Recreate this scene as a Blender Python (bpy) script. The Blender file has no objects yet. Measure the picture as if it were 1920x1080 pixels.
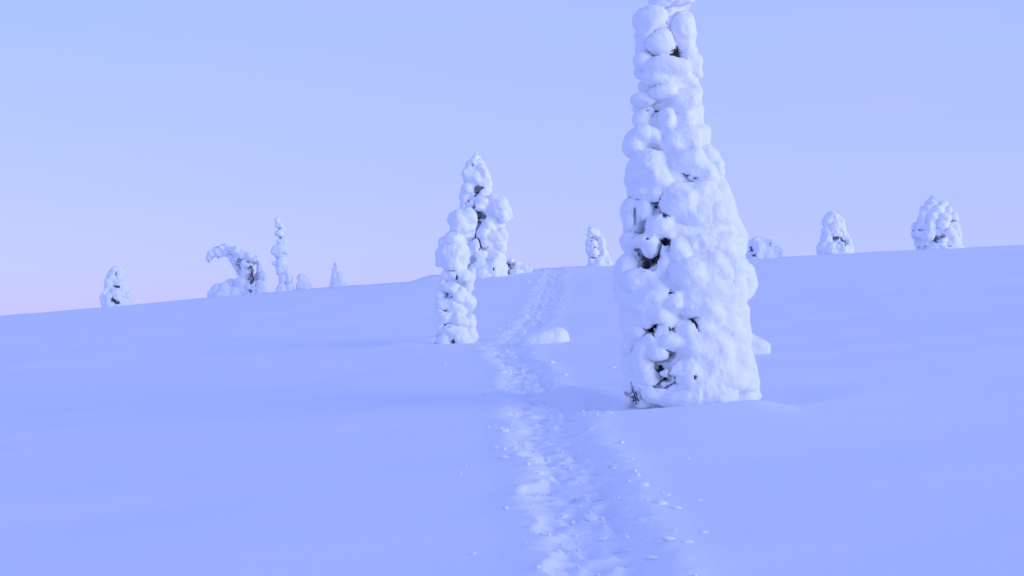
import bpy, math, random
import numpy as np

# ------------------------------------------------------------------ camera, sky, sun, exposure
sc = bpy.context.scene
COL = sc.collection
FPX = 2666.67                       # 50 mm on a 36 mm sensor, in photo pixels (1920 wide)
CAM_Z = 1.7
PITCH = math.atan(80 / FPX)
cam_data = bpy.data.cameras.new('camera')
cam_data.lens = 50.0; cam_data.sensor_width = 36.0
cam_data.clip_start = 0.05; cam_data.clip_end = 6000.0
cam = bpy.data.objects.new('camera', cam_data); COL.objects.link(cam)
cam.location = (0, 0, CAM_Z); cam.rotation_euler = (math.pi / 2 + PITCH, 0, 0)
sc.camera = cam

SUN_EL, SUN_AZ = math.radians(8.0), math.radians(116.0)     # azimuth clockwise from +Y: to the right, a little behind
world = bpy.data.worlds.new('World'); sc.world = world; world.use_nodes = True
nt = world.node_tree; nt.nodes.clear()
N = nt.nodes.new; L = nt.links.new
out = N('ShaderNodeOutputWorld'); add_sh = N('ShaderNodeAddShader')
bg_sky = N('ShaderNodeBackground'); bg_air = N('ShaderNodeBackground')
sky = N('ShaderNodeTexSky'); sky.sky_type = 'NISHITA'; sky.sun_disc = False
sky.sun_elevation = SUN_EL; sky.sun_rotation = SUN_AZ
sky.ozone_density = 4.0; sky.dust_density = 0.2; sky.air_density = 1.0; sky.altitude = 400
L(sky.outputs[0], bg_sky.inputs['Color']); bg_sky.inputs['Strength'].default_value = 0.05
# scattered twilight air: lilac low down (pinker away from the sun), blue overhead
tc = N('ShaderNodeTexCoord'); sep = N('ShaderNodeSeparateXYZ'); L(tc.outputs['Generated'], sep.inputs[0])
ramp = N('ShaderNodeValToRGB'); L(sep.outputs['Z'], ramp.inputs['Fac'])
ramp.color_ramp.interpolation = 'EASE'
SKY_STOPS = [(0.0, (0.40, 0.395, 1.0)), (0.06, (0.41, 0.442, 1.0)), (0.14, (0.395, 0.455, 1.02)),
             (0.24, (0.365, 0.453, 1.04)), (0.5, (0.29, 0.385, 1.06)), (1.0, (0.27, 0.36, 1.06))]
els = ramp.color_ramp.elements
for i, (p, c) in enumerate(SKY_STOPS):
    e = els[i] if i < 2 else els.new(p)
    e.position = p; e.color = (*c, 1)
dotn = N('ShaderNodeVectorMath'); dotn.operation = 'DOT_PRODUCT'
L(tc.outputs['Generated'], dotn.inputs[0]); dotn.inputs[1].default_value = (-math.sin(SUN_AZ), -math.cos(SUN_AZ), 0)
m_az = N('ShaderNodeMapRange'); m_az.interpolation_type = 'SMOOTHSTEP'
L(dotn.outputs['Value'], m_az.inputs['Value']); m_az.inputs['From Min'].default_value = -0.1; m_az.inputs['From Max'].default_value = 0.85
m_el = N('ShaderNodeMapRange'); m_el.interpolation_type = 'SMOOTHSTEP'
L(sep.outputs['Z'], m_el.inputs['Value']); m_el.inputs['From Min'].default_value = 0.20; m_el.inputs['From Max'].default_value = 0.0
mul = N('ShaderNodeMath'); mul.operation = 'MULTIPLY'; L(m_az.outputs[0], mul.inputs[0]); L(m_el.outputs[0], mul.inputs[1])
mul2 = N('ShaderNodeMath'); mul2.operation = 'MULTIPLY'; L(mul.outputs[0], mul2.inputs[0]); mul2.inputs[1].default_value = 0.28
mixp = N('ShaderNodeMix'); mixp.data_type = 'RGBA'
L(mul2.outputs[0], mixp.inputs['Factor']); L(ramp.outputs['Color'], mixp.inputs['A']); mixp.inputs['B'].default_value = (0.58, 0.47, 0.96, 1)
veil = N('ShaderNodeTexNoise'); veil.inputs['Scale'].default_value = 2.2; veil.inputs['Detail'].default_value = 4; veil.inputs['Roughness'].default_value = 0.55
vmap = N('ShaderNodeMapping'); vmap.inputs['Scale'].default_value = (1, 1, 3.5); L(tc.outputs['Generated'], vmap.inputs['Vector']); L(vmap.outputs[0], veil.inputs['Vector'])
vr = N('ShaderNodeMapRange'); vr.interpolation_type = 'SMOOTHSTEP'; vr.inputs['From Min'].default_value = 0.38; vr.inputs['From Max'].default_value = 0.68; vr.inputs['To Max'].default_value = 0.30
L(veil.outputs['Fac'], vr.inputs['Value'])
mixv = N('ShaderNodeMix'); mixv.data_type = 'RGBA'; L(vr.outputs[0], mixv.inputs['Factor']); L(mixp.outputs['Result'], mixv.inputs['A']); mixv.inputs['B'].default_value = (0.44, 0.445, 1.02, 1)
L(mixv.outputs['Result'], bg_air.inputs['Color']); bg_air.inputs['Strength'].default_value = 1.0
L(bg_sky.outputs[0], add_sh.inputs[0]); L(bg_air.outputs[0], add_sh.inputs[1]); L(add_sh.outputs[0], out.inputs['Surface'])

sun_data = bpy.data.lights.new('sun', 'SUN'); sun_data.energy = 1.5; sun_data.angle = math.radians(36)
sun_data.color = (1.0, 0.98, 0.96)
sun = bpy.data.objects.new('sun', sun_data); COL.objects.link(sun)
sun.rotation_euler = (math.pi / 2 - SUN_EL, 0, math.pi - SUN_AZ)
sun.location = (30, -10, 20)

vs = sc.view_settings
vs.view_transform = 'Standard'; vs.look = 'None'; vs.exposure = 0.0; vs.gamma = 1.0; vs.use_curve_mapping = False

# ------------------------------------------------------------------ helpers
RNG = np.random.default_rng(7)
random.seed(7)

def hash2(ix, iy, seed):
    n = (ix.astype(np.int64) * 374761393 + iy.astype(np.int64) * 668265263 + seed * 974634777) & 0x7fffffff
    n = ((n ^ (n >> 13)) * 1274126177) & 0x7fffffff
    n = n ^ (n >> 16)
    return (n & 0xffff) / 32767.5 - 1.0

def noise2(x, y, cell, seed):
    x = np.asarray(x, float) / cell; y = np.asarray(y, float) / cell
    ix = np.floor(x); iy = np.floor(y); fx = x - ix; fy = y - iy
    fx = fx * fx * (3 - 2 * fx); fy = fy * fy * (3 - 2 * fy)
    a = hash2(ix, iy, seed); b = hash2(ix + 1, iy, seed); c = hash2(ix, iy + 1, seed); d = hash2(ix + 1, iy + 1, seed)
    return (a * (1 - fx) + b * fx) * (1 - fy) + (c * (1 - fx) + d * fx) * fy

def sstep(a, b, x):
    t = np.clip((x - a) / (b - a), 0, 1); return t * t * (3 - 2 * t)

def mesh_obj(name, verts, faces, mat, parent=None, smooth=True, normals=None):
    me = bpy.data.meshes.new(name)
    verts = np.asarray(verts, np.float32)
    if isinstance(faces, np.ndarray):
        nf, k = faces.shape
        me.vertices.add(len(verts)); me.vertices.foreach_set('co', verts.ravel())
        me.loops.add(nf * k); me.loops.foreach_set('vertex_index', faces.astype(np.int32).ravel())
        me.polygons.add(nf); me.polygons.foreach_set('loop_start', np.arange(0, nf * k, k, dtype=np.int32))
        me.update(calc_edges=True); me.validate()
    else:
        me.from_pydata([tuple(v) for v in verts], [], faces)
    if smooth: me.polygons.foreach_set('use_smooth', np.ones(len(me.polygons), bool))
    if normals is not None and len(normals) == len(me.vertices): me.normals_split_custom_set_from_vertices(normals)
    me.materials.append(mat); me.update()
    o = bpy.data.objects.new(name, me); COL.objects.link(o)
    if parent: o.parent = parent
    return o

def tag(o, label=None, cat=None, group=None, kind=None):
    if label: o['label'] = label
    if cat: o['category'] = cat
    if group: o['group'] = group
    if kind: o['kind'] = kind
    return o

def unproject(px, py, d):
    u = (px - 960) / FPX; v = (540 - py) / FPX
    c, s = math.cos(PITCH), math.sin(PITCH)
    t = d / (c - v * s)
    return np.array([u * t, d, CAM_Z + t * (s + v * c)])

# ------------------------------------------------------------------ materials
def snow_material(name, fine, coarse, amount, base=(0.86, 0.875, 0.89)):
    m = bpy.data.materials.new(name); m.use_nodes = True; t = m.node_tree; b = t.nodes['Principled BSDF']
    b.inputs['Roughness'].default_value = 0.75; b.inputs['Specular IOR Level'].default_value = 0.15
    co = t.nodes.new('ShaderNodeTexCoord')
    n1 = t.nodes.new('ShaderNodeTexNoise'); n1.inputs['Scale'].default_value = fine; n1.inputs['Detail'].default_value = 5; n1.inputs['Roughness'].default_value = 0.6
    n2 = t.nodes.new('ShaderNodeTexNoise'); n2.inputs['Scale'].default_value = coarse; n2.inputs['Detail'].default_value = 3
    for n in (n1, n2): t.links.new(co.outputs['Object'], n.inputs['Vector'])
    b1 = t.nodes.new('ShaderNodeBump'); b1.inputs['Strength'].default_value = amount; b1.inputs['Distance'].default_value = 0.012
    b2 = t.nodes.new('ShaderNodeBump'); b2.inputs['Strength'].default_value = amount * 0.8; b2.inputs['Distance'].default_value = 0.05
    t.links.new(n1.outputs['Fac'], b1.inputs['Height']); t.links.new(n2.outputs['Fac'], b2.inputs['Height'])
    t.links.new(b2.outputs['Normal'], b1.inputs['Normal']); t.links.new(b1.outputs['Normal'], b.inputs['Normal'])
    r = t.nodes.new('ShaderNodeMix'); r.data_type = 'RGBA'
    r.inputs['A'].default_value = (base[0] * 0.97, base[1] * 0.975, base[2] * 0.98, 1); r.inputs['B'].default_value = (*base, 1)
    t.links.new(n2.outputs['Fac'], r.inputs['Factor']); t.links.new(r.outputs['Result'], b.inputs['Base Color'])
    return m

SNOW_GROUND = snow_material('snow_ground', 11.0, 0.7, 0.4)
SNOW_CHUNK = snow_material('loose_snow', 3.0, 1.0, 0.0)
SNOW_TREE = snow_material('snow_on_trees', 28.0, 6.0, 0.75, (0.90, 0.925, 0.93))

def rough_material(name, dark, light, scale):
    m = bpy.data.materials.new(name); m.use_nodes = True; t = m.node_tree; b = t.nodes['Principled BSDF']
    b.inputs['Roughness'].default_value = 0.85; b.inputs['Specular IOR Level'].default_value = 0.2
    co = t.nodes.new('ShaderNodeTexCoord'); n = t.nodes.new('ShaderNodeTexNoise'); n.inputs['Scale'].default_value = scale; n.inputs['Detail'].default_value = 4
    t.links.new(co.outputs['Object'], n.inputs['Vector'])
    r = t.nodes.new('ShaderNodeValToRGB'); r.color_ramp.elements[0].position = 0.35; r.color_ramp.elements[1].position = 0.65
    r.color_ramp.elements[0].color = (*dark, 1); r.color_ramp.elements[1].color = (*light, 1)
    t.links.new(n.outputs['Fac'], r.inputs['Fac']); t.links.new(r.outputs['Color'], b.inputs['Base Color'])
    bp = t.nodes.new('ShaderNodeBump'); bp.inputs['Strength'].default_value = 0.6; bp.inputs['Distance'].default_value = 0.02
    t.links.new(n.outputs['Fac'], bp.inputs['Height']); t.links.new(bp.outputs['Normal'], b.inputs['Normal'])
    return m
BARK = rough_material('bark', (0.05, 0.042, 0.036), (0.13, 0.11, 0.095), 14)
FROSTED = rough_material('frosted_twigs', (0.16, 0.17, 0.17), (0.50, 0.51, 0.52), 20)
NEEDLE = rough_material('spruce_needles', (0.04, 0.048, 0.042), (0.13, 0.14, 0.13), 30)

# ------------------------------------------------------------------ the ground
PY = np.array([-400, -60, -20, 0, 8, 16, 27, 40, 48, 53, 56, 60, 66, 80, 150, 400, 4000.])
PZ = np.array([-34, -4.0, -1.1, 0, .38, .80, 1.55, 2.72, 3.47, 3.80, 3.94, 3.99, 3.84, 2.8, -6, -32, -90.])
_yy = np.arange(-420, 420, 0.25); _zz = np.interp(_yy, PY, PZ)
_k = np.hanning(27); _k /= _k.sum()
_zz = np.convolve(np.pad(_zz, 13, mode='edge'), _k, mode='valid')

def base_h(x, y):
    x = np.asarray(x, float); y = np.asarray(y, float)
    z = np.where(np.abs(y) < 400, np.interp(y, _yy, _zz), np.interp(y, PY, PZ))
    z = z + 0.068 * 60 * np.tanh(x / 60)
    z = z - np.where(x < 0, 0.36, 0.17) * np.minimum(x * x, 3600) / 400 * sstep(20, 50, y) - 0.0009 * np.maximum(np.abs(x) - 60, 0) ** 1.4
    z = z + 0.11 * np.exp(-((x - 1.5) / 3.2) ** 2 - ((y - 53) / 6.0) ** 2)
    near = 1 - sstep(90, 200, np.hypot(x, y))
    z = z + near * (0.03 * noise2(x + 0.35 * y, y, 5.3, 3) + 0.022 * noise2(x - 0.2 * y, y * 1.8, 1.9, 5))
    # wind-packed streaks lying across the slope
    z = z + near * 0.013 * noise2(x * 0.45 + 3.1, y - 0.07 * x, 0.62, 11)
    return z

def ground_hit(px, py):
    lo = np.linspace(4, 62, 4000)
    u = (px - 960) / FPX; v = (540 - py) / FPX
    c, s = math.cos(PITCH), math.sin(PITCH); t = lo / (c - v * s)
    dz = CAM_Z + t * (s + v * c) - base_h(u * t, lo)
    k = np.argmax(dz < 0) if (dz < 0).any() else len(lo) - 1
    return u * t[k], lo[k]

# main tree stands at depth 16 m
MAIN_D = 16.0
CREST = 54.0
def scoop(x, y):
    """drifts and wind scoops around the larger trees"""
    z = np.zeros_like(x)
    mx = (1290 - 960) / FPX * MAIN_D
    r = np.hypot((x - mx) / 1.15, (y - MAIN_D))
    z -= 0.16 * np.exp(-((r - 0.95) / 0.38) ** 2) * sstep(-0.9, 0.2, (y - (MAIN_D - 0.75)) * 1.0 + 0.15)
    lip_y = MAIN_D - 1.02 + 0.05 * (x - mx)
    prof = np.where(y < lip_y, np.exp(-((y - lip_y) / 1.1) ** 2), np.exp(-((y - lip_y) / 0.16) ** 2))
    z += (0.085 + 0.05 * np.clip(x - mx, -1.2, 1.2)) * prof * sstep(-2.1, -0.9, x - mx) * (1 - sstep(0.4, 1.0, x - mx))
    # bank on the left of the tree with a hollow beyond
    z += 0.10 * np.exp(-((x - mx + 1.35) / 0.75) ** 2 - ((y - MAIN_D - 0.9) / 0.5) ** 2)
    z -= 0.08 * np.exp(-((x - mx + 1.5) / 0.9) ** 2 - ((y - MAIN_D - 2.2) / 0.5) ** 2)
    z -= 0.03 * np.exp(-((x - mx - 1.6) / 0.9) ** 2 - ((y - MAIN_D - 0.2) / 0.6) ** 2)
    # drift behind the second tree
    sx = (852 - 960) / FPX * 27
    z -= 0.10 * np.exp(-((np.hypot(x - sx, y - 27) - 0.6) / 0.3) ** 2) * sstep(-0.2, 0.5, y - 26.6)
    z += 0.10 * np.exp(-((x - sx + 0.8) / 0.55) ** 2 - ((y - 26.9) / 0.35) ** 2)
    # drift left of the rear tree, on the crest
    rx = (905 - 960) / FPX * 50
    z += 0.22 * np.exp(-((x - rx + 1.75) / 0.75) ** 2 - ((y - 50.5) / 1.6) ** 2)
    return z

TRAIL_PX = [(1045, 506), (1030, 530), (1022, 560), (1010, 590), (985, 620), (945, 648), (958, 672), (985, 700),
            (1005, 735), (1020, 775), (1045, 830), (1075, 890), (1100, 960), (1118, 1020), (1130, 1080)]
_tp = np.array([ground_hit(*p) for p in TRAIL_PX]); _o = np.argsort(_tp[:, 1]); _tp = _tp[_o]
def trail_x(y):
    return np.interp(y, np.concatenate([[0], _tp[:, 1]]), np.concatenate([[_tp[0, 0] - 0.1], _tp[:, 0]]))

def axis(lo, hi, d0, d1, far_lo, far_hi, growth=1.22):
    a = [lo]
    while a[-1] < hi:
        a.append(a[-1] + d0 + (d1 - d0) * (a[-1] - lo) / (hi - lo))
    left, st = [], d0
    while (left[-1] if left else lo) > far_lo:
        st *= growth; left.append((left[-1] if left else lo) - st)
    right, st = [], d1
    while (right[-1] if right else a[-1]) < far_hi:
        st = min(st * growth, 400); right.append((right[-1] if right else a[-1]) + st)
    return np.array(left[::-1] + a + right)

gx = axis(-1.3, 2.7, 0.028, 0.028, -2500, 2500, 1.045)
gy = axis(5.5, 57.0, 0.024, 0.085, -300, 3500, 1.10)
GX, GY = np.meshgrid(gx, gy)
GZ = base_h(GX, GY) + scoop(GX, GY)
lat = GX - trail_x(GY)
on = sstep(3.5, 5.5, GY) * (1 - sstep(55, 58, GY))
wid = 0.30 + 0.05 * noise2(GY, GY * 0, 1.3, 21)
wob = lat + 0.10 * noise2(GY, GY * 0 + 3, 0.9, 22) 
fade = 1 - 0.5 * sstep(16, 32, GY)
on = on * fade
GZ -= on * 0.05 * np.exp(-(wob / wid) ** 4)
GZ += on * 0.022 * np.exp(-((np.abs(wob) - wid * 1.35) / 0.16) ** 2)
churn = on * np.exp(-(wob / (wid * 1.5)) ** 4)
GZ += churn * (0.010 * noise2(GX, GY, 0.24, 31) + 0.016 * noise2(GX, GY, 0.12, 32) + 0.008 * noise2(GX, GY, 0.06, 33))
y = 5.2
rs = np.random.default_rng(11)
while y < 55:                                    # overlapping boot prints
    for side in (-1, 1):
        if rs.random() < 0.12: continue
        fx = trail_x(y) + side * rs.uniform(0.05, 0.22) + rs.normal(0, 0.05); fy = y + rs.uniform(-0.12, 0.12)
        a = rs.normal(0, 0.25); lx, ly = rs.uniform(.065, .10), rs.uniform(.14, .20); dep = rs.uniform(0.012, 0.045) * (1 - 0.5 * float(sstep(16, 32, y)))
        i0, i1 = np.searchsorted(gx, [fx - 0.5, fx + 0.5]); j0, j1 = np.searchsorted(gy, [fy - 0.5, fy + 0.5])
        dx = GX[j0:j1, i0:i1] - fx; dy = GY[j0:j1, i0:i1] - fy
        u = dx * math.cos(a) + dy * math.sin(a); v = -dx * math.sin(a) + dy * math.cos(a)
        q = np.sqrt((u / lx) ** 2 + (v / ly) ** 2)
        GZ[j0:j1, i0:i1] += -dep * (1 - sstep(0.55, 1.15, q)) + 0.02 * np.exp(-((q - 1.3) / 0.25) ** 2) * (0.5 + 0.5 * noise2(dx + fx, dy + fy, 0.08, 41))
    y += rs.uniform(0.16, 0.30)

nx, ny = len(gx), len(gy)
idx = np.arange(nx * ny).reshape(ny, nx)
quads = np.stack([idx[:-1, :-1], idx[:-1, 1:], idx[1:, 1:], idx[1:, :-1]], -1).reshape(-1, 4)
ground = mesh_obj('snow_ground', np.stack([GX, GY, GZ], -1).reshape(-1, 3), quads, SNOW_GROUND)
tag(ground, 'smooth untracked snow slope with a trampled footpath', 'snow', kind='structure')

def ground_z(x, y):
    i = int(np.clip(np.searchsorted(gx, x) - 1, 0, nx - 2)); j = int(np.clip(np.searchsorted(gy, y) - 1, 0, ny - 2))
    a = (x - gx[i]) / (gx[i + 1] - gx[i]); b = (y - gy[j]) / (gy[j + 1] - gy[j])
    return float((GZ[j, i] * (1 - a) + GZ[j, i + 1] * a) * (1 - b) + (GZ[j + 1, i] * (1 - a) + GZ[j + 1, i + 1] * a) * b)

# ------------------------------------------------------------------ snow volumes
def vnoise(shape, cell, rng):
    """smooth value noise on a voxel grid; cell in voxels"""
    n = [int(math.ceil(s / cell)) + 3 for s in shape]
    a = rng.uniform(-1, 1, n).astype(np.float32)
    for ax in range(3):
        p = np.arange(shape[ax]) / cell; i = p.astype(int); t = (p - i); t = (t * t * (3 - 2 * t)).astype(np.float32)
        sh = [1, 1, 1]; sh[ax] = -1; t = t.reshape(sh)
        a = np.take(a, i, ax) * (1 - t) + np.take(a, i + 1, ax) * t
    return a

def surface_nets(f):
    s = f < 0
    nx, ny, nz = f.shape
    c = np.zeros((nx - 1, ny - 1, nz - 1), np.uint8)
    for a in (0, 1):
        for b in (0, 1):
            for d in (0, 1):
                c += s[a:nx - 1 + a, b:ny - 1 + b, d:nz - 1 + d]
    act = (c > 0) & (c < 8)
    cells = np.argwhere(act)
    vid = np.full(act.shape, -1, np.int32); vid[act] = np.arange(len(cells))
    corners = [(a, b, d) for a in (0, 1) for b in (0, 1) for d in (0, 1)]
    val = {k: f[cells[:, 0] + k[0], cells[:, 1] + k[1], cells[:, 2] + k[2]] for k in corners}
    acc = np.zeros((len(cells), 3)); cnt = np.zeros(len(cells))
    for k in corners:
        for ax in range(3):
            if k[ax]: continue
            k2 = list(k); k2[ax] = 1; k2 = tuple(k2)
            va, vb = val[k], val[k2]; m = (va < 0) != (vb < 0)
            t = np.where(m, va / np.where(m, va - vb, 1), 0)
            p = np.tile(np.array(k, float), (len(cells), 1)); p[:, ax] += t
            acc[m] += p[m]; cnt[m] += 1
    verts = cells + acc / cnt[:, None]
    faces = []
    for ax in range(3):
        o1, o2 = [(1, 2), (2, 0), (0, 1)][ax]
        sl0 = [slice(1, -1)] * 3; sl1 = [slice(1, -1)] * 3
        sl0[ax] = slice(0, -1); sl1[ax] = slice(1, None)
        A, B = s[tuple(sl0)], s[tuple(sl1)]
        e = np.argwhere(A != B); flip = A[e[:, 0], e[:, 1], e[:, 2]]
        off = np.ones(3, int); off[ax] = 0
        e = e + off
        def cell(d1, d2):
            q = e.copy(); q[:, o1] += d1; q[:, o2] += d2
            return vid[q[:, 0], q[:, 1], q[:, 2]]
        quad = np.stack([cell(-1, -1), cell(0, -1), cell(0, 0), cell(-1, 0)], -1)
        quad[~flip] = quad[~flip][:, ::-1]
        faces.append(quad)
    return verts, np.concatenate(faces), cells

def face_pairs(q):
    e = np.concatenate([np.sort(q[:, [i, (i + 1) % 4]], 1) for i in range(4)]); fi = np.tile(np.arange(len(q)), 4)
    key = e[:, 0].astype(np.int64) * (e.max() + 1) + e[:, 1]; o = np.argsort(key, kind='stable'); key, fi = key[o], fi[o]
    m = key[1:] == key[:-1]
    return fi[:-1][m], fi[1:][m]

def components(q, own):
    a, b = face_pairs(q); m = own[a] == own[b]; a, b = a[m], b[m]
    lab = np.arange(len(q))
    while True:
        old = lab.copy(); mn = np.minimum(lab[a], lab[b])
        np.minimum.at(lab, a, mn); np.minimum.at(lab, b, mn)
        np.minimum.at(lab, old[a], mn); np.minimum.at(lab, old[b], mn)
        while True:
            l2 = lab[lab]
            if (l2 == lab).all(): break
            lab = l2
        if (lab == old).all(): return lab

def merge_small(q, own, least):
    for _ in range(6):
        lab = components(q, own); ids, cnt = np.unique(lab, return_counts=True); small = set(ids[cnt < least])
        if not small: break
        a, b = face_pairs(q); la, lb = lab[a], lab[b]; m = la != lb
        pa = np.concatenate([la[m], lb[m]]); pb = np.concatenate([lb[m], la[m]])
        new = lab.copy(); size = dict(zip(ids, cnt))
        for i in small:
            nb = pb[pa == i]
            if len(nb):
                u, c = np.unique(nb, return_counts=True); t = u[np.argmax(c)]
                if size[t] >= size[i]: new[lab == i] = t
        own = new
    return components(q, own)

def twig_cluster(rng, spots, per, length, needle, thick):
    """dark needled twigs; spots: (pos, radius, outward dir)"""
    V, F = [], []
    def tube(p, q, r0, r1):
        ax = q - p; ln = np.linalg.norm(ax) + 1e-9; ax /= ln
        a = np.cross(ax, [0.3, 0.2, 1.0]); a /= np.linalg.norm(a) + 1e-9; b = np.cross(ax, a)
        base = len(V)
        for (c, r) in ((p, r0), (q, r1)):
            for k in range(4):
                t = k * math.pi / 2; V.append(c + r * (math.cos(t) * a + math.sin(t) * b))
        for k in range(4):
            F.append((base + k, base + (k + 1) % 4, base + 4 + (k + 1) % 4, base + 4 + k))
    for (c, rad, outd) in spots:
        for _ in range(per):
            p = c + rng.normal(0, 0.45, 3) * rad
            dr = outd * 0.7 + rng.normal(0, 0.6, 3) + np.array([0, 0, -0.25]); dr /= np.linalg.norm(dr)
            ln = length * rng.uniform(0.5, 1.2); q = p + dr * ln * 0.6; e = q + (dr + np.array([0, 0, -0.35])) * ln * 0.4
            tube(p, q, thick, thick * 0.75); tube(q, e, thick * 0.75, thick * 0.4)
            for j in range(14):
                t = rng.uniform(0.1, 1); m = p + (q - p) * min(t / 0.6, 1) if t < 0.6 else q + (e - q) * (t - 0.6) / 0.4
                nd = dr * 0.5 + rng.normal(0, 0.6, 3); nd /= np.linalg.norm(nd); sd = np.cross(nd, rng.normal(0, 1, 3)); sd /= np.linalg.norm(sd) + 1e-9
                b = len(V); w = needle * 0.16
                V.extend([m - sd * w, m + sd * w, m + nd * needle]); F.append((b, b + 1, b + 2))
    return V, F

def tube_path(pts, radii, n=8):
    V, F = [], []
    pts = [np.array(p, float) for p in pts]
    for i, (p, r) in enumerate(zip(pts, radii)):
        t = pts[min(i + 1, len(pts) - 1)] - pts[max(i - 1, 0)]; t /= np.linalg.norm(t) + 1e-9
        a = np.cross(t, [0.1, 1.0, 0.05]); a /= np.linalg.norm(a) + 1e-9; b = np.cross(t, a)
        for k in range(n):
            g = 2 * math.pi * k / n; rr = r * (1 + 0.12 * math.sin(3 * g + i))
            V.append(p + rr * (math.cos(g) * a + math.sin(g) * b))
        if i:
            o = (i - 1) * n
            F += [(o + k, o + (k + 1) % n, o + n + (k + 1) % n, o + n + k) for k in range(n)]
    V.append(pts[0]); V.append(pts[-1]); m = len(pts) - 1
    F += [(k + 1 if k + 1 < n else 0, k, len(V) - 2) for k in range(n)] + [(m * n + k, m * n + (k + 1) % n, len(V) - 1) for k in range(n)]
    return V, F

def snow_thing(name, label, cat, d, base, blobs, gaps=(), trunk=None, twigs=(), vox=0.03, warp=0.05, rough=1.0, kk=0.05,
               seed=1, group=None, back=True, core=0.62, flat=0.8, lobe_max=3, join=0.62, soft=0.1, groove=0.03, groove_scale=1.0, mask=None, gap_scale=1.0, dmax=999, sink=0.0, gv0=0.12):
    """blobs: (px, py, rx, ry[, depth_px]) or ('c', x1, y1, x2, y2, r[, depth_px]) in photo pixels at this thing's own distance"""
    rng = np.random.default_rng(seed)
    bx, by = base
    if d == CREST:                                   # stands where the slope breaks, as seen along its own line
        dd_ = np.arange(46, 64, 0.25); u_ = (bx - 960) / FPX * dd_
        gz_ = np.array([ground_z(a_, b_) for a_, b_ in zip(u_, dd_)]); d = float(dd_[np.argmax((gz_ - CAM_Z) / dd_)]) - 0.3
    s = d / FPX
    loc = unproject(bx, by, d)
    if d > 40: loc[2] = min(loc[2], ground_z(loc[0], loc[1]) + 0.02)
    root = bpy.data.objects.new(name, None); COL.objects.link(root); root.location = loc; root.empty_display_size = 0.3
    tag(root, label, cat, group)
    # --- primitives in metres: (p0, p1, radii, k, part id)
    flatb = []
    for b in blobs:
        if b[0] == 'c':
            _, x1, y1, x2, y2, r = b[:6]; dz = b[6] if len(b) > 6 else None
            flatb.append(((x1 + x2) / 2, (y1 + y2) / 2, abs(x2 - x1) / 2 + r, abs(y2 - y1) / 2 + r, dz, (x1, y1, x2, y2, r)))
        else:
            flatb.append((b[0], b[1], b[2], b[3], b[4] if len(b) > 4 else None, None))
    def env(px, py):
        h = [q for q in flatb if abs(q[1] - py) < q[3] * 0.75] or [min(flatb, key=lambda q: abs(q[1] - py))]
        l = min(q[0] - q[2] for q in h); r = max(q[0] + q[2] for q in h)
        return (l + r) / 2, (r - l) / 2
    prims = []
    for i, (x, y, rx, ry, dz, cap) in enumerate(flatb):
        c, w = env(x, y); rr = min(rx, ry)
        auto = dz is None
        if auto: dz = -max(math.sqrt(max(w * w - (x - c) ** 2, 0)) * 0.92 - rr * 0.85, 0)
        dz = max(dz, -dmax)
        X = lambda p: (p - bx) * s
        Z = lambda p: (by - p) * s
        k = kk * rng.uniform(0.5, 1.4)
        if cap:
            x1, y1, x2, y2, r = cap
            prims.append((np.array([X(x1), dz * s, Z(y1)]), np.array([X(x2), dz * s, Z(y2)]), np.array([r * s] * 3), k, i))
        else:
            rd = min((rx + ry) / 2, rx * 1.2)
            prims.append((np.array([X(x), dz * s, Z(y)]), None, np.array([rx * s, rd * s, ry * s]), k, i))
            if back and auto and -dz > 0.35 * rr:
                prims.append((np.array([X(c + (x - c) * rng.uniform(0.75, 0.95)), -dz * s, Z(y + rng.uniform(-0.4, 0.4) * ry)]), None,
                              np.array([rx * s, rd * s, ry * s]) * rng.uniform(0.9, 1.05), k, 1000 + i))
            if core and w > rx * 1.25:
                cr = w * core * s
                prims.append((np.array([X(c), 0, Z(y)]), None, np.array([cr, cr, max(ry * s, cr * 0.6)]), kk, i))
    if sink:                                         # the foot of the snow load reaches below the surface
        for p in list(prims):
            if p[1] is None and p[0][2] - p[2][2] < 0.12:
                for q_ in (1, 2.2): prims.append((p[0] - np.array([0, 0, sink * q_]), None, p[2] * np.array([0.95, 0.95, 1.2]), kk, p[4]))
    lo = np.min([np.minimum(p[0], p[1] if p[1] is not None else p[0]) - p[2] for p in prims], 0) - 0.12 - warp
    hi = np.max([np.maximum(p[0], p[1] if p[1] is not None else p[0]) + p[2] for p in prims], 0) + 0.12 + warp
    lo[2] = max(lo[2], -0.62)
    n = np.ceil((hi - lo) / vox).astype(int) + 1
    G = np.meshgrid(*[lo[a] + vox * np.arange(n[a]) for a in range(3)], indexing='ij', sparse=False)
    G = [g.astype(np.float32) for g in G]
    wl = max(0.30, 6 * warp)
    W = [G[a] + np.float32(warp) * vnoise(n, wl / vox, rng) + np.float32(warp * 0.45) * vnoise(n, wl * 0.45 / vox, rng) for a in range(3)]
    f = np.full(n, 9.0, np.float32); owner = np.zeros(n, np.int32); best = np.full(n, 9.0, np.float32); second = np.full(n, 9.0, np.float32)
    lobes = []
    for p in prims:
        hit = None
        if p[1] is None and p[4] >= 0:
            for lb in lobes:
                if lb['n'] < lobe_max and lb['ok'] and np.linalg.norm(lb['c'] - p[0]) < join * (lb['r'] + p[2].mean()) and rng.random() < 0.85: hit = lb; break
        if hit: hit['p'].append(p); hit['n'] += 1
        else: lobes.append({'p': [p], 'c': p[0], 'r': p[2].mean(), 'n': 1, 'ok': p[1] is None and p[4] >= 0})
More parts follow.
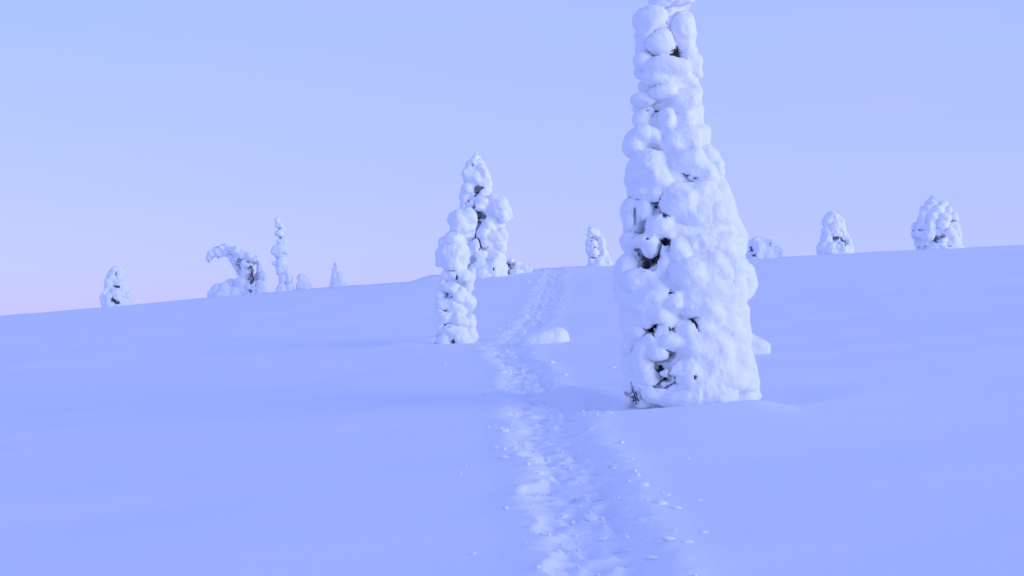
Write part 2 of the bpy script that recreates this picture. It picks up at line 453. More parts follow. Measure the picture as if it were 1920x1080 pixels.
    def dist(p0, p1, r, sl):
        q = [W[t][sl] - np.float32(p0[t]) for t in range(3)]
        if p1 is not None:
            ax = (p1 - p0).astype(np.float32); t = np.clip((q[0] * ax[0] + q[1] * ax[1] + q[2] * ax[2]) / float(ax @ ax), 0, 1)
            return np.sqrt((q[0] - t * ax[0]) ** 2 + (q[1] - t * ax[1]) ** 2 + (q[2] - t * ax[2]) ** 2) - np.float32(r[0]) * (1.0 - 0.25 * t)
        rz = np.where(q[2] < 0, r[2] * flat, r[2]).astype(np.float32)
        ex, ey, ez = q[0] / r[0], q[1] / r[1], q[2] / rz
        k0 = np.sqrt(ex * ex + ey * ey + ez * ez) + 1e-6
        k1 = np.sqrt((ex / r[0]) ** 2 + (ey / r[1]) ** 2 + (ez / rz) ** 2) + 1e-6
        return k0 * (k0 - 1) / k1
    for li, lb in enumerate(lobes):
        a = np.min([np.minimum(p[0], p[1] if p[1] is not None else p[0]) - p[2] * 1.25 for p in lb['p']], 0) - 2 * warp - 0.09
        b = np.max([np.maximum(p[0], p[1] if p[1] is not None else p[0]) + p[2] * 1.25 for p in lb['p']], 0) + 2 * warp + 0.09
        i0 = np.clip(((a - lo) / vox).astype(int), 0, n - 1); i1 = np.clip(((b - lo) / vox).astype(int) + 2, 1, n)
        sl = tuple(slice(i0[t], i1[t]) for t in range(3))
        dd = None
        for p in lb['p']:
            e = dist(p[0], p[1], p[2], sl)
            if dd is None: dd = e
            else:
                ki = 0.55 * min(p[2].min(), lb['r']); h = np.maximum(ki - np.abs(dd - e), 0) / ki
                dd = np.minimum(dd, e) - h * h * ki * 0.25
        mv = float(mask(np.array(bx + lb['c'][0] / s), np.array(by - lb['c'][2] / s))) if mask else 1.0
        k = (kk * mv + 0.075 * (1 - mv)) * rng.uniform(0.4, 1.3) * (2.0 if rng.random() < soft else 1.0)
        cur = f[sl]; h = np.maximum(k - np.abs(cur - dd), 0) / k
        f[sl] = np.minimum(cur, dd) - h * h * k * 0.25
        bs = best[sl]; ow = owner[sl]; se = second[sl]; mk = dd < bs
        se[...] = np.where(mk, bs, np.minimum(se, dd)); ow[mk] = li; bs[mk] = dd[mk]
    # crevices where two clumps meet: here deep, there closed
    gv = np.clip(gv0 + 1.2 * vnoise(n, 0.30 * groove_scale / vox, rng), 0, 1)
    if mask: gv = gv * mask(bx + G[0] / s, by - G[2] / s).astype(np.float32)
    f += np.float32(groove) * gv * np.exp(-np.maximum(second - best, 0) / np.float32(0.35 * groove))
    for (wlen, amp) in ((0.34, 0.022), (0.16, 0.015), (0.08, 0.010), (0.045, 0.006)):
        if wlen > 2 * vox: f += np.float32(amp * rough * (1.8 if d > 40 else 1.0)) * vnoise(n, wlen / vox, rng)
    spots = []
    gnoise = (vnoise(n, 7 * s / vox + 1.2, rng) + 0.8 * vnoise(n, 16 * s / vox + 1.5, rng)) if gaps else 0
    for g in gaps:
        x, y, rx, ry = g[:4]; rx *= gap_scale; ry *= gap_scale; c, w = env(x, y)
        dep = g[4] if len(g) > 4 else (0.75 if rx * ry > 50 or d > 20 else 0.38)
        dz = -math.sqrt(max(w * w - (x - c) ** 2, 0)) * 0.95
        p0 = np.array([(x - bx) * s, dz * s, (by - y) * s]); r = np.array([rx * s, (max(w * dep, rx) if dep > 0.35 else 0.75 * rx) * s, ry * s])
        e = [(W[t] + (W[(t + 1) % 3] * 0) - p0[t]) / r[t] for t in range(3)]
        k0 = np.sqrt(e[0] ** 2 + e[1] ** 2 + e[2] ** 2) + 1e-6
        k1 = np.sqrt((e[0] / r[0]) ** 2 + (e[1] / r[1]) ** 2 + (e[2] / r[2]) ** 2) + 1e-6
        gd = (k0 * (k0 - 1) / k1).astype(np.float32)
        gd = gd + np.float32(0.5 * min(r[0], r[2])) * gnoise
        if dep > 0.35:
            wide = gd - np.float32(0.55 * max(r[0], r[2]))
            crease = np.maximum(wide, np.maximum(second - best, 0) * np.float32(0.7) - np.float32((0.30 if d < 40 else 0.45) * min(r[0], r[2])))
            gd = np.minimum(crease, gd + np.float32(0.25 * min(r[0], r[2]))) if rx * ry > 70 else np.minimum(crease, gd + np.float32(0.6 * min(r[0], r[2])))
        kg = np.float32(0.012 if dep > 0.35 else 0.05); h = np.maximum(kg - np.abs(f + gd), 0) / kg; f = np.maximum(f, -gd) + h * h * kg * 0.25
        if dep > 0.35 and abs(x - c) < w * 0.9 and rx * ry > (50 if d < 20 else 9): spots.append((p0 + np.array([0, r[1] * 0.55, 0]), np.array([r[0], r[1] * 0.15, r[2]]), np.array([0, -0.25, 0])))
    v, q, cells = surface_nets(f)
    gr = [np.zeros(len(cells)) for _ in range(3)]
    ci, cj, ck = cells.T
    val = lambda a, b, c: f[ci + a, cj + b, ck + c]
    nrm = np.stack([sum(val(1, b, c) - val(0, b, c) for b in (0, 1) for c in (0, 1)),
                    sum(val(a, 1, c) - val(a, 0, c) for a in (0, 1) for c in (0, 1)),
                    sum(val(a, b, 1) - val(a, b, 0) for a in (0, 1) for b in (0, 1))], -1)
    nrm /= np.linalg.norm(nrm, axis=1)[:, None] + 1e-9
    co = lo + v * vox
    fo = owner[ci, cj, ck][q[:, 0]]
    # drop hidden voids and stray specks, then one part for each clump that hangs together
    keep = np.ones(len(q), bool); comp = components(q, np.zeros(len(q), int))
    for c_ in np.unique(comp):
        m = comp == c_; t = co[q[m]]
        vol = np.einsum('ij,ij->i', t[:, 0], np.cross(t[:, 1], t[:, 2])).sum() + np.einsum('ij,ij->i', t[:, 0], np.cross(t[:, 2], t[:, 3])).sum()
        if vol < 0 or m.sum() < 80: keep[m] = False
    q = q[keep]; fo = fo[keep]
    fo = merge_small(q, fo, 60)
    for pid in np.unique(fo):
        fc = q[fo == pid]; u, inv = np.unique(fc, return_inverse=True)
        mesh_obj('snow_clump', co[u], inv.reshape(-1, 4), SNOW_TREE, root, normals=nrm[u])
    # --- wood and needles inside
    if trunk:
        pts = [((x - bx) * s, (dz if dz else 0) * s, (by - y) * s) for (x, y, r, dz) in trunk]
        V, F = tube_path(pts, [t[2] * s for t in trunk])
        mesh_obj('trunk', V, F, BARK, root)
    if spots:
        V, F = twig_cluster(rng, spots, 20, 0.05 + 5 * s, 0.02 + s * 0.8, 0.003 + s * 0.25)
        mesh_obj('foliage', V, F, NEEDLE if d < 20 else FROSTED, root, smooth=False)
    for t in twigs:                                  # bare twigs that stick out of the snow
        pts = [((x - bx) * s, dz * s, (by - y) * s) for (x, y, dz) in t]
        r0 = (0.9 if d < 40 else 0.55) * s
        V, F = tube_path(pts, [r0 * (1 - 0.6 * i / len(pts)) for i in range(len(pts))], 5)
        mesh_obj('branch', V, F, BARK if d < 20 else FROSTED, root)
    print(name, 'ground offset %.3f' % (loc[2] - ground_z(loc[0], loc[1])), 'clumps', len(np.unique(fo)), 'faces', len(q))
    return root

# ------------------------------------------------------------------ the trees
MAIN = [
    # above the frame the tip goes on
    (1256, -28, 30, 24), (1262, -66, 24, 22), (1255, -100, 18, 22), (1258, -130, 10, 20), (1240, -20, 20, 16), (1282, -24, 18, 18),
    (1237, 8, 24, 15), (1278, 4, 26, 16), (1258, 0, 26, 14),
    (1222, 42, 33, 28), (1214, 70, 27, 26), (1236, 82, 30, 27), (1282, 62, 27, 38), (1287, 95, 22, 20), (1202, 92, 14, 16),
    (1206, 118, 19, 22), (1238, 128, 28, 22), (1292, 118, 25, 24), (1300, 140, 17, 18), (1266, 132, 24, 22),
    (1230, 152, 32, 22), (1280, 158, 26, 24), (1252, 172, 26, 22),
    (1206, 192, 24, 19), (1236, 182, 27, 17), (1276, 198, 32, 28), (1296, 182, 17, 22), (1298, 212, 16, 20),
    (1204, 230, 20, 20), (1216, 214, 16, 14), (1248, 232, 21, 28), (1284, 236, 30, 30),
    (1186, 276, 18, 26), (1206, 258, 20, 20), ('c', 1218, 258, 1244, 282, 15), (1286, 266, 32, 28), (1312, 262, 18, 24), (1258, 272, 20, 24),
    (1214, 318, 42, 34), (1196, 342, 26, 24), (1232, 348, 26, 28), (1286, 308, 36, 30), (1320, 300, 26, 28), (1310, 334, 34, 28), (1338, 326, 18, 26),
    (1206, 366, 32, 24), (1228, 372, 20, 20), (1264, 388, 36, 40), (1308, 374, 36, 34), (1340, 364, 24, 32), (1352, 396, 20, 26),
    (1184, 404, 20, 32), (1204, 404, 17, 20), (1236, 426, 26, 18), (1330, 412, 38, 32), (1300, 414, 34, 28), (1184, 432, 17, 20),
    ('c', 1222, 432, 1262, 444, 18), ('c', 1255, 442, 1330, 426, 19), (1360, 430, 24, 26),
    (1206, 458, 26, 16), (1212, 474, 17, 16), (1180, 456, 22, 24), ('c', 1176, 452, 1188, 500, 17), (1264, 476, 28, 30), ('c', 1246, 470, 1226, 516, 15),
    (1306, 466, 30, 30), (1340, 462, 36, 34), (1372, 470, 22, 28), (1374, 450, 18, 22),
    (1172, 508, 23, 32), (1200, 526, 30, 22), ('c', 1180, 530, 1250, 500, 19), (1284, 520, 36, 34), (1322, 510, 40, 34), (1358, 500, 34, 32), (1372, 506, 22, 24),
    (1398, 534, 16, 28), (1392, 512, 16, 18), (1392, 552, 14, 14), (1364, 538, 26, 30), (1328, 548, 36, 34),
    (1170, 556, 22, 38), (1196, 572, 26, 30), (1222, 558, 28, 28), (1228, 592, 26, 24), (1292, 572, 38, 32), (1256, 572, 26, 22), (1318, 594, 34, 30), (1302, 614, 16, 19),
    (1352, 580, 34, 34), (1378, 588, 19, 24), (1370, 562, 17, 20), (1374, 612, 23, 24),
    (1174, 604, 20, 34), (1190, 622, 22, 24), (1202, 600, 22, 26), ('c', 1246, 602, 1222, 640, 15), (1252, 642, 22, 20), ('c', 1250, 606, 1284, 640, 13), (1276, 622, 22, 22),
    (1320, 640, 34, 30), (1290, 652, 32, 28), (1352, 626, 32, 30), (1380, 640, 23, 28),
    (1178, 650, 19, 30), (1204, 656, 22, 24), (1216, 640, 18, 16), (1182, 690, 20, 30), (1202, 688, 22, 28), (1212, 706, 18, 22),
    (1228, 660, 22, 14), ('c', 1252, 690, 1236, 694, 9), ('c', 1284, 680, 1252, 692, 13), ('c', 1296, 662, 1316, 704, 14), ('c', 1280, 690, 1234, 722, 9), ('c', 1300, 700, 1240, 728, 13),
    (1282, 706, 26, 26), (1322, 682, 34, 34), (1340, 668, 24, 30), (1366, 678, 34, 34), (1390, 684, 22, 32), (1394, 714, 20, 22),
    (1350, 716, 36, 26), (1378, 722, 30, 20), (1310, 722, 32, 28), (1226, 738, 28, 20), (1250, 744, 26, 20), (1284, 740, 32, 22), (1330, 744, 36, 20), (1374, 746, 28, 18),
    (1196, 722, 17, 20), (1180, 724, 16, 20), (1174, 748, 12, 14), (1198, 752, 18, 16), (1240, 764, 40, 24), (1318, 772, 48, 26), (1402, 738, 15, 10),
]
def main_mask(x, y):
    return (1 - 0.45 * sstep(500, 560, y)) * np.clip(0.18 + 2.5 * np.exp(-((x - 1392) / 22) ** 2 - ((y - 532) / 34) ** 2) + (1 - sstep(1240, 1310, x)) + (1 - sstep(320, 420, y)) * 0.8, 0, 1) * (1 - 0.8 * sstep(700, 745, y))
MAIN_GAPS = [
    (1248, 50, 4, 5), (1262, 102, 6, 9), (1268, 110, 9, 4), (1255, 24, 5, 3), (1228, 212, 3, 10), (1210, 213, 7, 2.5), (1222, 282, 9, 4), (1212, 338, 9, 3, .4),
    (1284, 336, 9, 5), (1296, 342, 8, 3), (1226, 396, 8, 8), (1230, 382, 3, 9), (1241, 411, 7, 5), (1190, 412, 2.5, 16, .4),
    (1210, 496, 9, 13), (1222, 486, 10, 9), (1238, 462, 8, 10), (1192, 478, 6, 8), (1206, 452, 5, 3), (1248, 554, 7, 4), (1300, 466, 11, 9, .3),
    (1288, 603, 8, 5), (1292, 612, 4, 9), 
    (1216, 622, 12, 5), (1224, 614, 4, 8), (1252, 617, 5, 4), (1250, 663, 7, 6), (1234, 684, 9, 12), (1246, 672, 10, 5), (1242, 708, 12, 5), (1224, 720, 11, 4),
    (1186, 744, 10, 13), (1183, 730, 5, 8), (1289, 705, 4, 5), (1305, 690, 3, 7, .3), (1304, 738, 2.5, 7, .3), (1160, 660, 3, 7), (1176, 655, 4, 4),
]
snow_thing('snow_laden_spruce', 'tallest spruce, a thick white column of snow clumps reaching past the top of the picture', 'tree', MAIN_D, (1290, 752), MAIN,
           MAIN_GAPS, trunk=[(1288, 790, 16, 0), (1278, 600, 14, 0), (1266, 350, 10, 0), (1256, 120, 6, 0), (1256, -130, 2, 0)],
           twigs=[[(1206, 500, -55), (1209, 480, -60), (1203, 462, -62)], [(1210, 505, -50), (1224, 486, -58), (1234, 470, -66)],
                  [(1236, 690, -60), (1244, 674, -66), (1252, 662, -72)], [(1232, 696, -60), (1233, 680, -70)],
                  [(1188, 755, -60), (1184, 735, -70), (1178, 728, -78)]],
           vox=0.0165, warp=0.030, rough=0.8, kk=0.045, groove=0.045, lobe_max=4, join=0.68, mask=main_mask, seed=5)

SECOND = [
    (866, 412, 25, 20), (882, 408, 14, 17), (853, 410, 12, 14), (872, 428, 20, 17), (858, 428, 14, 12),
    (848, 455, 22, 18), (828, 456, 11, 13), (842, 480, 24, 26), (858, 474, 20, 26), (826, 486, 11, 22), (868, 486, 14, 20), (850, 500, 22, 14),
    (844, 520, 20, 16), (866, 520, 19, 18), (880, 524, 12, 16), (830, 530, 10, 16), (878, 542, 13, 14),
    (846, 545, 20, 14), (860, 556, 20, 20), (828, 556, 10, 16), (880, 568, 13, 18), (842, 572, 18, 12), (858, 582, 18, 14), (826, 584, 10, 16),
    (838, 600, 18, 12), (862, 606, 18, 16), (882, 604, 13, 20), (824, 614, 11, 16), (842, 622, 16, 12), (858, 630, 20, 16), (882, 628, 12, 18), (832, 640, 18, 16), (866, 646, 24, 14), (816, 638, 12, 10)]
snow_thing('snow_laden_spruce', 'knobbly snow column leaning toward its top, in front of the pointed spruce beside the footpath', 'tree', 27.0, (854, 640), SECOND,
           [(849, 504, 8, 3), (857, 523, 4, 4), (838, 554, 4, 3), (846, 560, 5, 2.5), (836, 585, 8, 2), (840, 616, 8, 2.5), (836, 610, 3, 3), (851, 638, 3, 5), (868, 590, 2.5, 7, .35), (824, 534, 3, 2)],
           trunk=[(856, 650, 8, 0), (856, 560, 7, 0), (850, 480, 5, 0), (866, 405, 2, 0)], vox=0.022, warp=0.045, rough=1.2, kk=0.04, groove=0.045, lobe_max=2, gap_scale=0.85, mask=lambda x, y: 1 - 0.75 * sstep(855, 880, x), seed=9)

REAR = [
    (892, 286, 2.5, 9), (892, 296, 7, 9), (889, 305, 9, 9), (899, 304, 8, 11), (903, 314, 10, 10), (880, 309, 6, 8),
    (882, 325, 15, 15), (894, 332, 14, 14), (908, 326, 11, 18), (914, 344, 9, 14), (902, 342, 11, 12),
    (876, 352, 13, 12), (872, 366, 11, 13), (888, 362, 10, 12), (912, 354, 9, 9), (872, 384, 9, 12), (884, 382, 8, 10), (904, 378, 14, 11), (898, 388, 12, 8),
    (924, 374, 13, 10), (932, 384, 20, 18), (920, 396, 12, 16), (948, 394, 13, 14), (954, 404, 8, 9), (944, 410, 12, 10), (938, 398, 14, 14),
    (892, 408, 12, 16, 6), (912, 424, 14, 12), (930, 420, 16, 14), (906, 436, 12, 14), (926, 446, 18, 20), (940, 440, 12, 20), (912, 454, 14, 14), (936, 464, 13, 14),
    (886, 436, 12, 18), (892, 460, 14, 18), (882, 470, 12, 18), (904, 476, 14, 14), (926, 480, 16, 14), (938, 486, 12, 14),
    (904, 500, 16, 16), (924, 500, 16, 16), (940, 502, 12, 14), (888, 504, 10, 14), (872, 506, 12, 14), (906, 516, 18, 10), (932, 514, 18, 10), (886, 520, 16, 8)]
snow_thing('snow_laden_spruce', 'pointed snowy spruce with dark needles showing, on the crest behind the knobbly column', 'tree', 50.0, (905, 515), REAR,
           [(896, 352, 5, 5), (894, 366, 4, 8), (880, 376, 4, 4), (890, 388, 5, 5), (900, 400, 8, 8), (908, 404, 6, 5), (899, 418, 5, 8), (894, 436, 4, 14), (900, 456, 5, 10), (906, 466, 8, 4),
            (888, 492, 7, 6), (882, 496, 5, 4), (926, 502, 3, 5), (886, 306, 3, 3), (904, 350, 4, 3)],
           trunk=[(902, 525, 6, 0), (900, 420, 5, 0), (894, 340, 3, 0), (892, 280, .8, 0)],
           twigs=[[(905, 408, -14), (918, 405, -18), (934, 404, -20)], [(886, 496, -14), (884, 486, -18), (880, 482, -20)]],
           vox=0.04, warp=0.045, rough=1.2, kk=0.06, groove=0.045, gap_scale=0.72, sink=0.1, seed=12)

snow_thing('snow_laden_spruce', 'squat snowy tree with bare twigs at its foot, leftmost on the crest', 'tree', CREST, (222, 568), [
    (217, 504, 11, 10), (213, 516, 12, 12), (224, 512, 9, 12), (209, 528, 11, 12), (226, 528, 13, 14), (206, 541, 10, 12), (220, 542, 14, 12), (234, 540, 9, 12),
    (200, 554, 9, 11), (212, 556, 11, 12), (228, 556, 14, 12), (238, 558, 9, 10), (206, 566, 12, 8), (232, 568, 16, 8), (220, 570, 14, 8)],
    [(219, 508, 3, 3), (232, 520, 4, 2), (222, 534, 5, 4), (216, 540, 5, 2.5), (219, 558, 2.5, 5), (227, 563, 3, 3), (203, 552, 4, 2)], trunk=[(221, 575, 3, 0), (218, 500, 1, 0)],
    twigs=[[(226, 566, -14), (232, 556, -20), (240, 551, -22)], [(232, 556, -20), (246, 553, -20)], [(222, 537, -15), (214, 542, -18), (207, 548, -18)]],
    vox=0.038, warp=0.04, seed=21, gap_scale=0.85, sink=0.1, group='snow laden trees on the crest')

snow_thing('bent_snow_laden_tree', 'tree bowed over by snow, its crown arching left above the crest', 'tree', CREST, (472, 549), [
    (391, 484, 5.5, 7, 0), (396, 476, 8, 8, 0), (406, 470, 10, 9, 0), (415, 465, 10, 8, 0), (424, 462, 9, 8, 0), (410, 478, 8, 5, 0), (421, 475, 8, 7, 0), (431, 468, 10, 10, 0),
    (443, 470, 11, 10), (452, 479, 10, 11), ('c', 435, 480, 449, 512, 8, 0), (446, 488, 9, 10), (468, 482, 12, 10), (479, 487, 9, 9), (460, 478, 9, 8), (458, 496, 8, 10),
    (461, 512, 11, 13), (455, 530, 12, 14), (489, 503, 7, 12), (494, 519, 8, 14), (491, 537, 11, 14), (468, 536, 9, 12), (478, 550, 12, 7), (458, 550, 13, 6), (496, 546, 8, 9), (484, 520, 7, 14, 4), (466, 502, 8, 10), (480, 536, 8, 10)],
    [(474, 500, 4, 5), (476, 512, 3, 6), (473, 527, 3, 5), (453, 488, 2, 7, .5), (451, 500, 2, 6, .5), (472, 546, 4, 3), (484, 534, 3, 2, .4)],
    trunk=[(476, 556, 3, 0), (474, 520, 2.6, 0), (466, 492, 2.2, 0), (445, 472, 1.8, 0), (418, 466, 1.2, 0), (396, 482, .6, 0)],
    twigs=[[(455, 484, -14), (451, 500, -14), (445, 516, -10)], [(475, 500, -14), (480, 494, -16), (487, 487, -17)], [(474, 512, -13), (476, 524, -14), (472, 534, -13)], [(474, 536, -12), (480, 542, -14), (486, 543, -15)],
           [(394, 482, -4), (391, 490, -6), (393, 494, -6)], [(400, 480, -8), (398, 485, -9), (399, 488, -8)], [(412, 480, -8), (410, 484, -9), (412, 486, -9)], [(418, 456, -3), (412, 460, -6), (404, 465, -8)]],
    vox=0.028, warp=0.03, kk=0.03, lobe_max=1, groove=0.03, core=0, dmax=9, seed=22, gap_scale=0.85, sink=0.1, group='snow laden trees on the crest')
snow_thing('snow_covered_shrub', 'low rounded snow-covered shrub huddled under the bowed tree', 'shrub', CREST, (420, 553), [
    (436, 531, 12, 12), (426, 540, 12, 12), (442, 544, 12, 11), (410, 544, 11, 12), (400, 550, 8, 8), (420, 552, 16, 8), (440, 553, 14, 6)], [],
    trunk=[(424, 558, 2, 0), (434, 525, 1, 0)], vox=0.036, warp=0.035, seed=23, gap_scale=0.85, sink=0.1, group='snow laden trees on the crest')
snow_thing('snow_laden_spruce', 'thin snow pillar with ragged tiers, beside a tiny snow hump on the crest', 'tree', CREST, (534, 543), [
    (519, 413, 5, 7), (521, 421, 6, 6), (526, 420, 5, 5), (525, 437, 9, 9), (530, 430, 5, 6), (526, 452, 8, 6), (532, 449, 6, 7), (517, 470, 9, 9), (528, 468, 10, 8), (537, 473, 7, 5), (527, 478, 10, 7),
    (516, 493, 6, 5), (528, 492, 11, 9), (537, 498, 7, 6), (527, 508, 8, 10), (538, 510, 8, 10), (530, 524, 9, 12), (541, 524, 8, 12), (530, 540, 9, 12), (543, 539, 9, 10), (536, 548, 14, 6)],
    [(520, 484, 4, 1.5, .5), (528, 445, 5, 1.5, .5), (530, 500, 6, 2, .5), (540, 530, 4, 1.5, .4)], trunk=[(532, 552, 3, 0), (528, 480, 2.2, 0), (521, 408, .8, 0)], vox=0.034, warp=0.035, kk=0.07, groove=0.0, rough=0.8, seed=24, gap_scale=0.85, sink=0.1, group='snow laden trees on the crest')
snow_thing('snow_covered_shrub', 'tiny round snow hump of a shrub at the foot of the thin snow pillar', 'shrub', CREST, (568, 541), [
    (566, 524, 8, 9), (573, 528, 8, 9), (564, 536, 9, 8), (575, 538, 9, 7), (569, 541, 12, 5)], [(567, 526, 1.5, 3, .4)], trunk=[(568, 546, 1.5, 0), (567, 518, .8, 0)], vox=0.034, warp=0.03, seed=25, gap_scale=0.85, sink=0.1, group='snow laden trees on the crest')
snow_thing('snow_laden_spruce', 'small cone of snow with a curled tip, alone on the crest', 'tree', CREST, (632, 537), [
    (630, 497, 4, 4), (627, 505, 4, 5), (631, 508, 5, 6), (628, 518, 7, 9), (635, 518, 6, 10), (626, 530, 6, 9), (636, 530, 10, 9), (643, 534, 7, 6), (632, 538, 13, 4)], [(628, 503, 3, 1.5, .4)], trunk=[(632, 542, 1.8, 0), (630, 496, .6, 0)], vox=0.034, warp=0.03, seed=26, gap_scale=0.85, sink=0.1, group='snow laden trees on the crest')
snow_thing('snow_laden_spruce', 'small snowy tree with a round head on the crest, left beside the tallest spruce', 'tree', CREST, (1120, 500), [
    (1110, 434, 10, 8), (1116, 440, 11, 9), (1106, 442, 7, 8), (1104, 456, 7, 10), (1103, 470, 6, 10), (1113, 460, 9, 12), (1126, 454, 8, 12), (1128, 466, 9, 12), (1114, 476, 10, 12), (1132, 478, 9, 13),
    (1110, 490, 9, 10), (1124, 490, 12, 12), (1138, 490, 8, 12), (1122, 500, 20, 6)], [(1120, 451, 3, 3, .6), (1123, 483, 4, 3, .6), (1111, 478, 3, 6, .5), (1114, 466, 2.5, 4, .4), (1109, 453, 3, 2)],
    trunk=[(1118, 506, 3, 0), (1114, 430, 1, 0)], vox=0.034, warp=0.03, seed=27, gap_scale=0.85, sink=0.1, group='snow laden trees on the crest')
snow_thing('snow_covered_shrub', 'low snow-covered shrub on the crest, partly hidden by the tallest spruce', 'shrub', CREST, (1428, 481), [
    (1404, 458, 9, 9), (1414, 452, 9, 8), (1400, 470, 8, 10), (1420, 464, 12, 14), (1440, 458, 11, 11), (1434, 472, 13, 12), (1452, 470, 9, 10), (1412, 476, 12, 9), (1450, 478, 12, 6), (1430, 484, 24, 5)],
    [(1407, 468, 4, 6, .6), (1440, 456, 2.5, 5, .5), (1458, 474, 3, 3), (1410, 478, 3, 4)], trunk=[(1428, 488, 2.5, 0), (1424, 452, 1, 0)], vox=0.034, warp=0.035, seed=28, gap_scale=0.85, sink=0.1, group='snow laden trees on the crest')
snow_thing('snow_laden_spruce', 'hooded snow-covered tree right of the tallest spruce, smooth cap over a dark hollow', 'tree', CREST, (1562, 471), [
    (1560, 404, 14, 11), (1552, 414, 12, 13), (1568, 414, 13, 14), (1560, 426, 13, 13), (1574, 428, 12, 12), (1550, 430, 10, 12), (1580, 442, 9, 12), (1566, 438, 9, 8), (1586, 456, 9, 12),
    (1548, 448, 11, 12), (1542, 462, 10, 12), (1556, 462, 13, 12), (1574, 462, 10, 12), (1568, 472, 26, 5), (1590, 466, 8, 7)], [(1564, 443, 5, 4, .7), (1574, 447, 3, 4, .6), (1578, 456, 2.5, 7, .6), (1561, 460, 1.5, 8, .3)],
    trunk=[(1562, 478, 3, 0), (1562, 398, 1, 0)], vox=0.034, warp=0.035, seed=29, gap_scale=0.85, sink=0.1, group='snow laden trees on the crest')
snow_thing('snow_laden_spruce', 'broad bushy snow-covered tree standing last at the right end of the crest', 'tree', CREST, (1756, 463), [
    (1754, 374, 9, 8), (1746, 380, 10, 10), (1764, 382, 11, 10), (1736, 392, 10, 11), (1754, 394, 14, 12), (1772, 394, 10, 11), (1728, 406, 9, 12), (1744, 408, 13, 13), (1764, 410, 16, 14), (1782, 408, 10, 12),
    (1722, 422, 9, 11), (1738, 424, 13, 13), (1758, 424, 13, 11), (1780, 424, 14, 14), (1718, 438, 8, 10), (1734, 442, 14, 14), (1770, 438, 16, 14), (1790, 440, 9, 14), (1756, 446, 14, 12),
    (1732, 458, 10, 9), (1750, 460, 14, 10), (1774, 456, 16, 12), (1794, 456, 7, 10), (1756, 466, 38, 5)], [(1745, 378, 5, 4, .5), (1780, 413, 5, 4, .6), (1750, 426, 4, 2, .6), (1761, 427, 4, 2, .6), (1718, 431, 4, 2), (1746, 448, 5, 6, .6), (1756, 442, 5, 3, .6), (1728, 461, 4, 3), (1800, 456, 3, 8), (1768, 462, 3, 2)],
    trunk=[(1756, 470, 4, 0), (1752, 372, 1.2, 0)], vox=0.034, warp=0.04, seed=30, gap_scale=0.85, sink=0.1, group='snow laden trees on the crest')
snow_thing('snow_covered_shrub', 'low snowy shrub with dark twigs between the pointed spruce and the path', 'shrub', 51.0, (968, 511), [
    (952, 494, 7, 8, 0), (960, 490, 8, 7), (970, 496, 10, 9), (982, 502, 10, 6), (952, 506, 8, 7), (966, 508, 12, 6), (990, 506, 9, 4)], [(953, 496, 4, 5, .7), (956, 507, 4, 3, .7), (964, 496, 2, 3, .5)],
    trunk=[(962, 515, 1.6, 0), (962, 490, .8, 0)], vox=0.034, warp=0.03, sink=0.08, seed=31)

# snow-buried humps beside the path and the main tree
def hump(px, py, name, label, blobs, seed, dd=0.0, **kw):
    x, d = ground_hit(px, py)
    return snow_thing(name, label, 'snow mound', d + dd, (px, py), blobs, back=False, core=0, seed=seed, **kw)
hump(1036, 641, 'snow_mound', 'small wedge-shaped snow mound, steep at its right end, beside the footpath',
     [(1049, 627, 16, 14, 0), (1030, 632, 20, 11, 0), (1013, 635, 20, 10, 0), (997, 640, 18, 7, 0), (1034, 642, 34, 9, 0), (1057, 634, 10, 11, 0)], 41, vox=0.02, warp=0.02, rough=0.5, kk=0.12)
hump(1420, 664, 'snow_mound', 'smooth snow mound peeping out behind the foot of the tallest spruce',
     [(1398, 640, 20, 18, 0), (1412, 646, 22, 16, 0), (1430, 651, 14, 11, 0), (1400, 660, 26, 14, 0), (1424, 660, 20, 10, 0)], 42, vox=0.018, warp=0.02, rough=0.5, kk=0.1)

# ------------------------------------------------------------------ chunks of snow kicked up along the path
def chunk_mesh(seed):
    rng = np.random.default_rng(seed)
    import bmesh
    bm = bmesh.new(); bmesh.ops.create_icosphere(bm, subdivisions=2, radius=1.0)
    ph = rng.uniform(0, 6, 6); cuts = rng.normal(0, 1, (7, 3)); cuts /= np.linalg.norm(cuts, axis=1)[:, None]; dist = rng.uniform(0.45, 0.9, 7)
    for v in bm.verts:
        p = np.array(v.co)
        for cdir, ds in zip(cuts, dist):
            e = p @ cdir - ds
            if e > 0: p = p - cdir * e * 0.9
        p *= 1 + 0.08 * math.sin(5 * p[0] + ph[0]) * math.sin(4 * p[1] + ph[1])
        v.co = p * np.array([1.0, 0.85, 0.6])
    me = bpy.data.meshes.new('snow_chunk'); bm.to_mesh(me); bm.free()
    me.polygons.foreach_set('use_smooth', np.ones(len(me.polygons), bool)); me.materials.append(SNOW_CHUNK)
    return me
CH = [chunk_mesh(100 + i) for i in range(8)]
rs = np.random.default_rng(77)
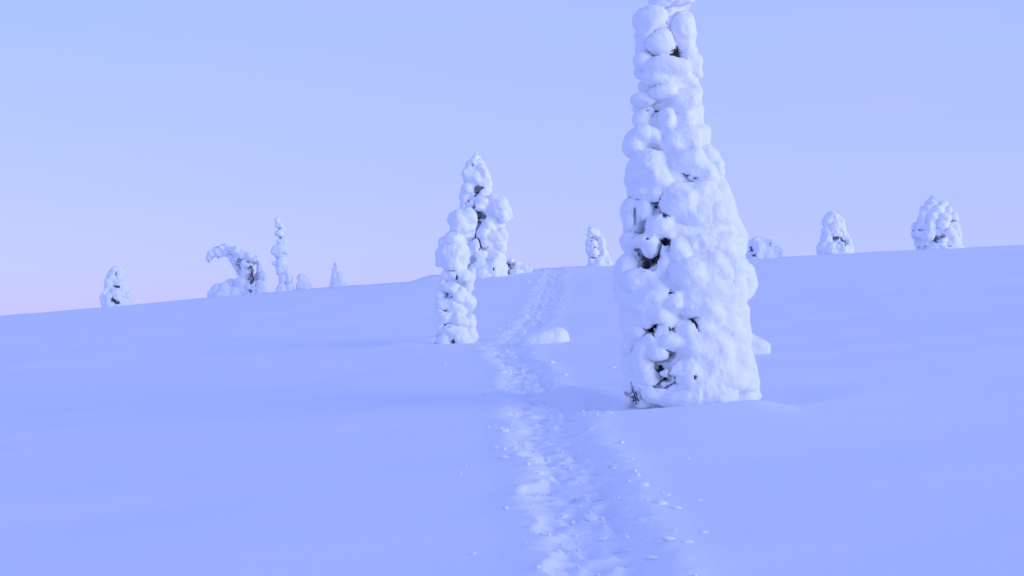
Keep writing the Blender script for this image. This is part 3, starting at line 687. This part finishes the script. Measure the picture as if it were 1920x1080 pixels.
CHUNK_PX = [(1140, 782), (1095, 785), (1237, 948), (1250, 930), (1312, 939), (1268, 955), (1262, 998), (1255, 1018), (1290, 1021), (1212, 946), (1205, 915), (1196, 898), (1150, 880),
            (1004, 930), (990, 921), (931, 844), (946, 861), (965, 771), (1002, 790), (1035, 872), (1012, 826), (1062, 892), (1074, 866), (1110, 965), (1122, 943), (1002, 868), (996, 848),
            (1052, 966), (1045, 1036), (1168, 1042), (1222, 1044), (948, 812), (1010, 890), (1094, 922), (1180, 1020), (1150, 876), (950, 655), (925, 662), (938, 688), (1060, 705), (1035, 682),
            (985, 595), (1046, 600), (1150, 690), (960, 740), (1000, 752), (1320, 1000), (1130, 1000), (1018, 1010)]
for i, cp in enumerate(CHUNK_PX):
    xx_, yy_ = ground_hit(*cp)
    r = rs.uniform(0.018, 0.045) * (1 + yy_ * 0.012)
    o = bpy.data.objects.new('snow_chunk', CH[i % 8]); COL.objects.link(o)
    o.location = (xx_, yy_, ground_z(xx_, yy_) + r * 0.0); o.scale = (r * rs.uniform(1.1, 1.7), r * rs.uniform(0.9, 1.4), r * rs.uniform(0.8, 1.2))
    o.rotation_euler = (rs.normal(0, 0.15), rs.normal(0, 0.15), rs.normal(0, 0.6))
    tag(o, 'small loose chunk of snow kicked up along the trampled footpath', 'snow chunk', 'loose snow chunks along the footpath')
# finer crumbs
V, F = [], []
base_v = [np.array(v.co) for v in CH[0].vertices]; 
cv = np.array([[1, 0, 0], [-1, 0, 0], [0, 1, 0], [0, -1, 0], [0, 0, 1], [0, 0, -1]], float)
cf = [(0, 2, 4), (2, 1, 4), (1, 3, 4), (3, 0, 4), (2, 0, 5), (1, 2, 5), (3, 1, 5), (0, 3, 5)]
for i in range(300):
    yy_ = 6 + 47 * rs.random() ** 1.7
    xx_ = float(trail_x(yy_)) + rs.normal(0, 0.34)
    r = rs.uniform(0.007, 0.022) * (1 + yy_ * 0.02)
    b = len(V); z0 = ground_z(xx_, yy_) + r * 0.3
    for c in cv: V.append(np.array([xx_, yy_, z0]) + c * r * rs.uniform(0.6, 1.3, 3))
    F += [tuple(b + k for k in t) for t in cf]
crumbs = mesh_obj('snow_crumbs', V, F, SNOW_CHUNK)
tag(crumbs, 'fine snow crumbs strewn over the trampled footpath', 'snow', kind='stuff')
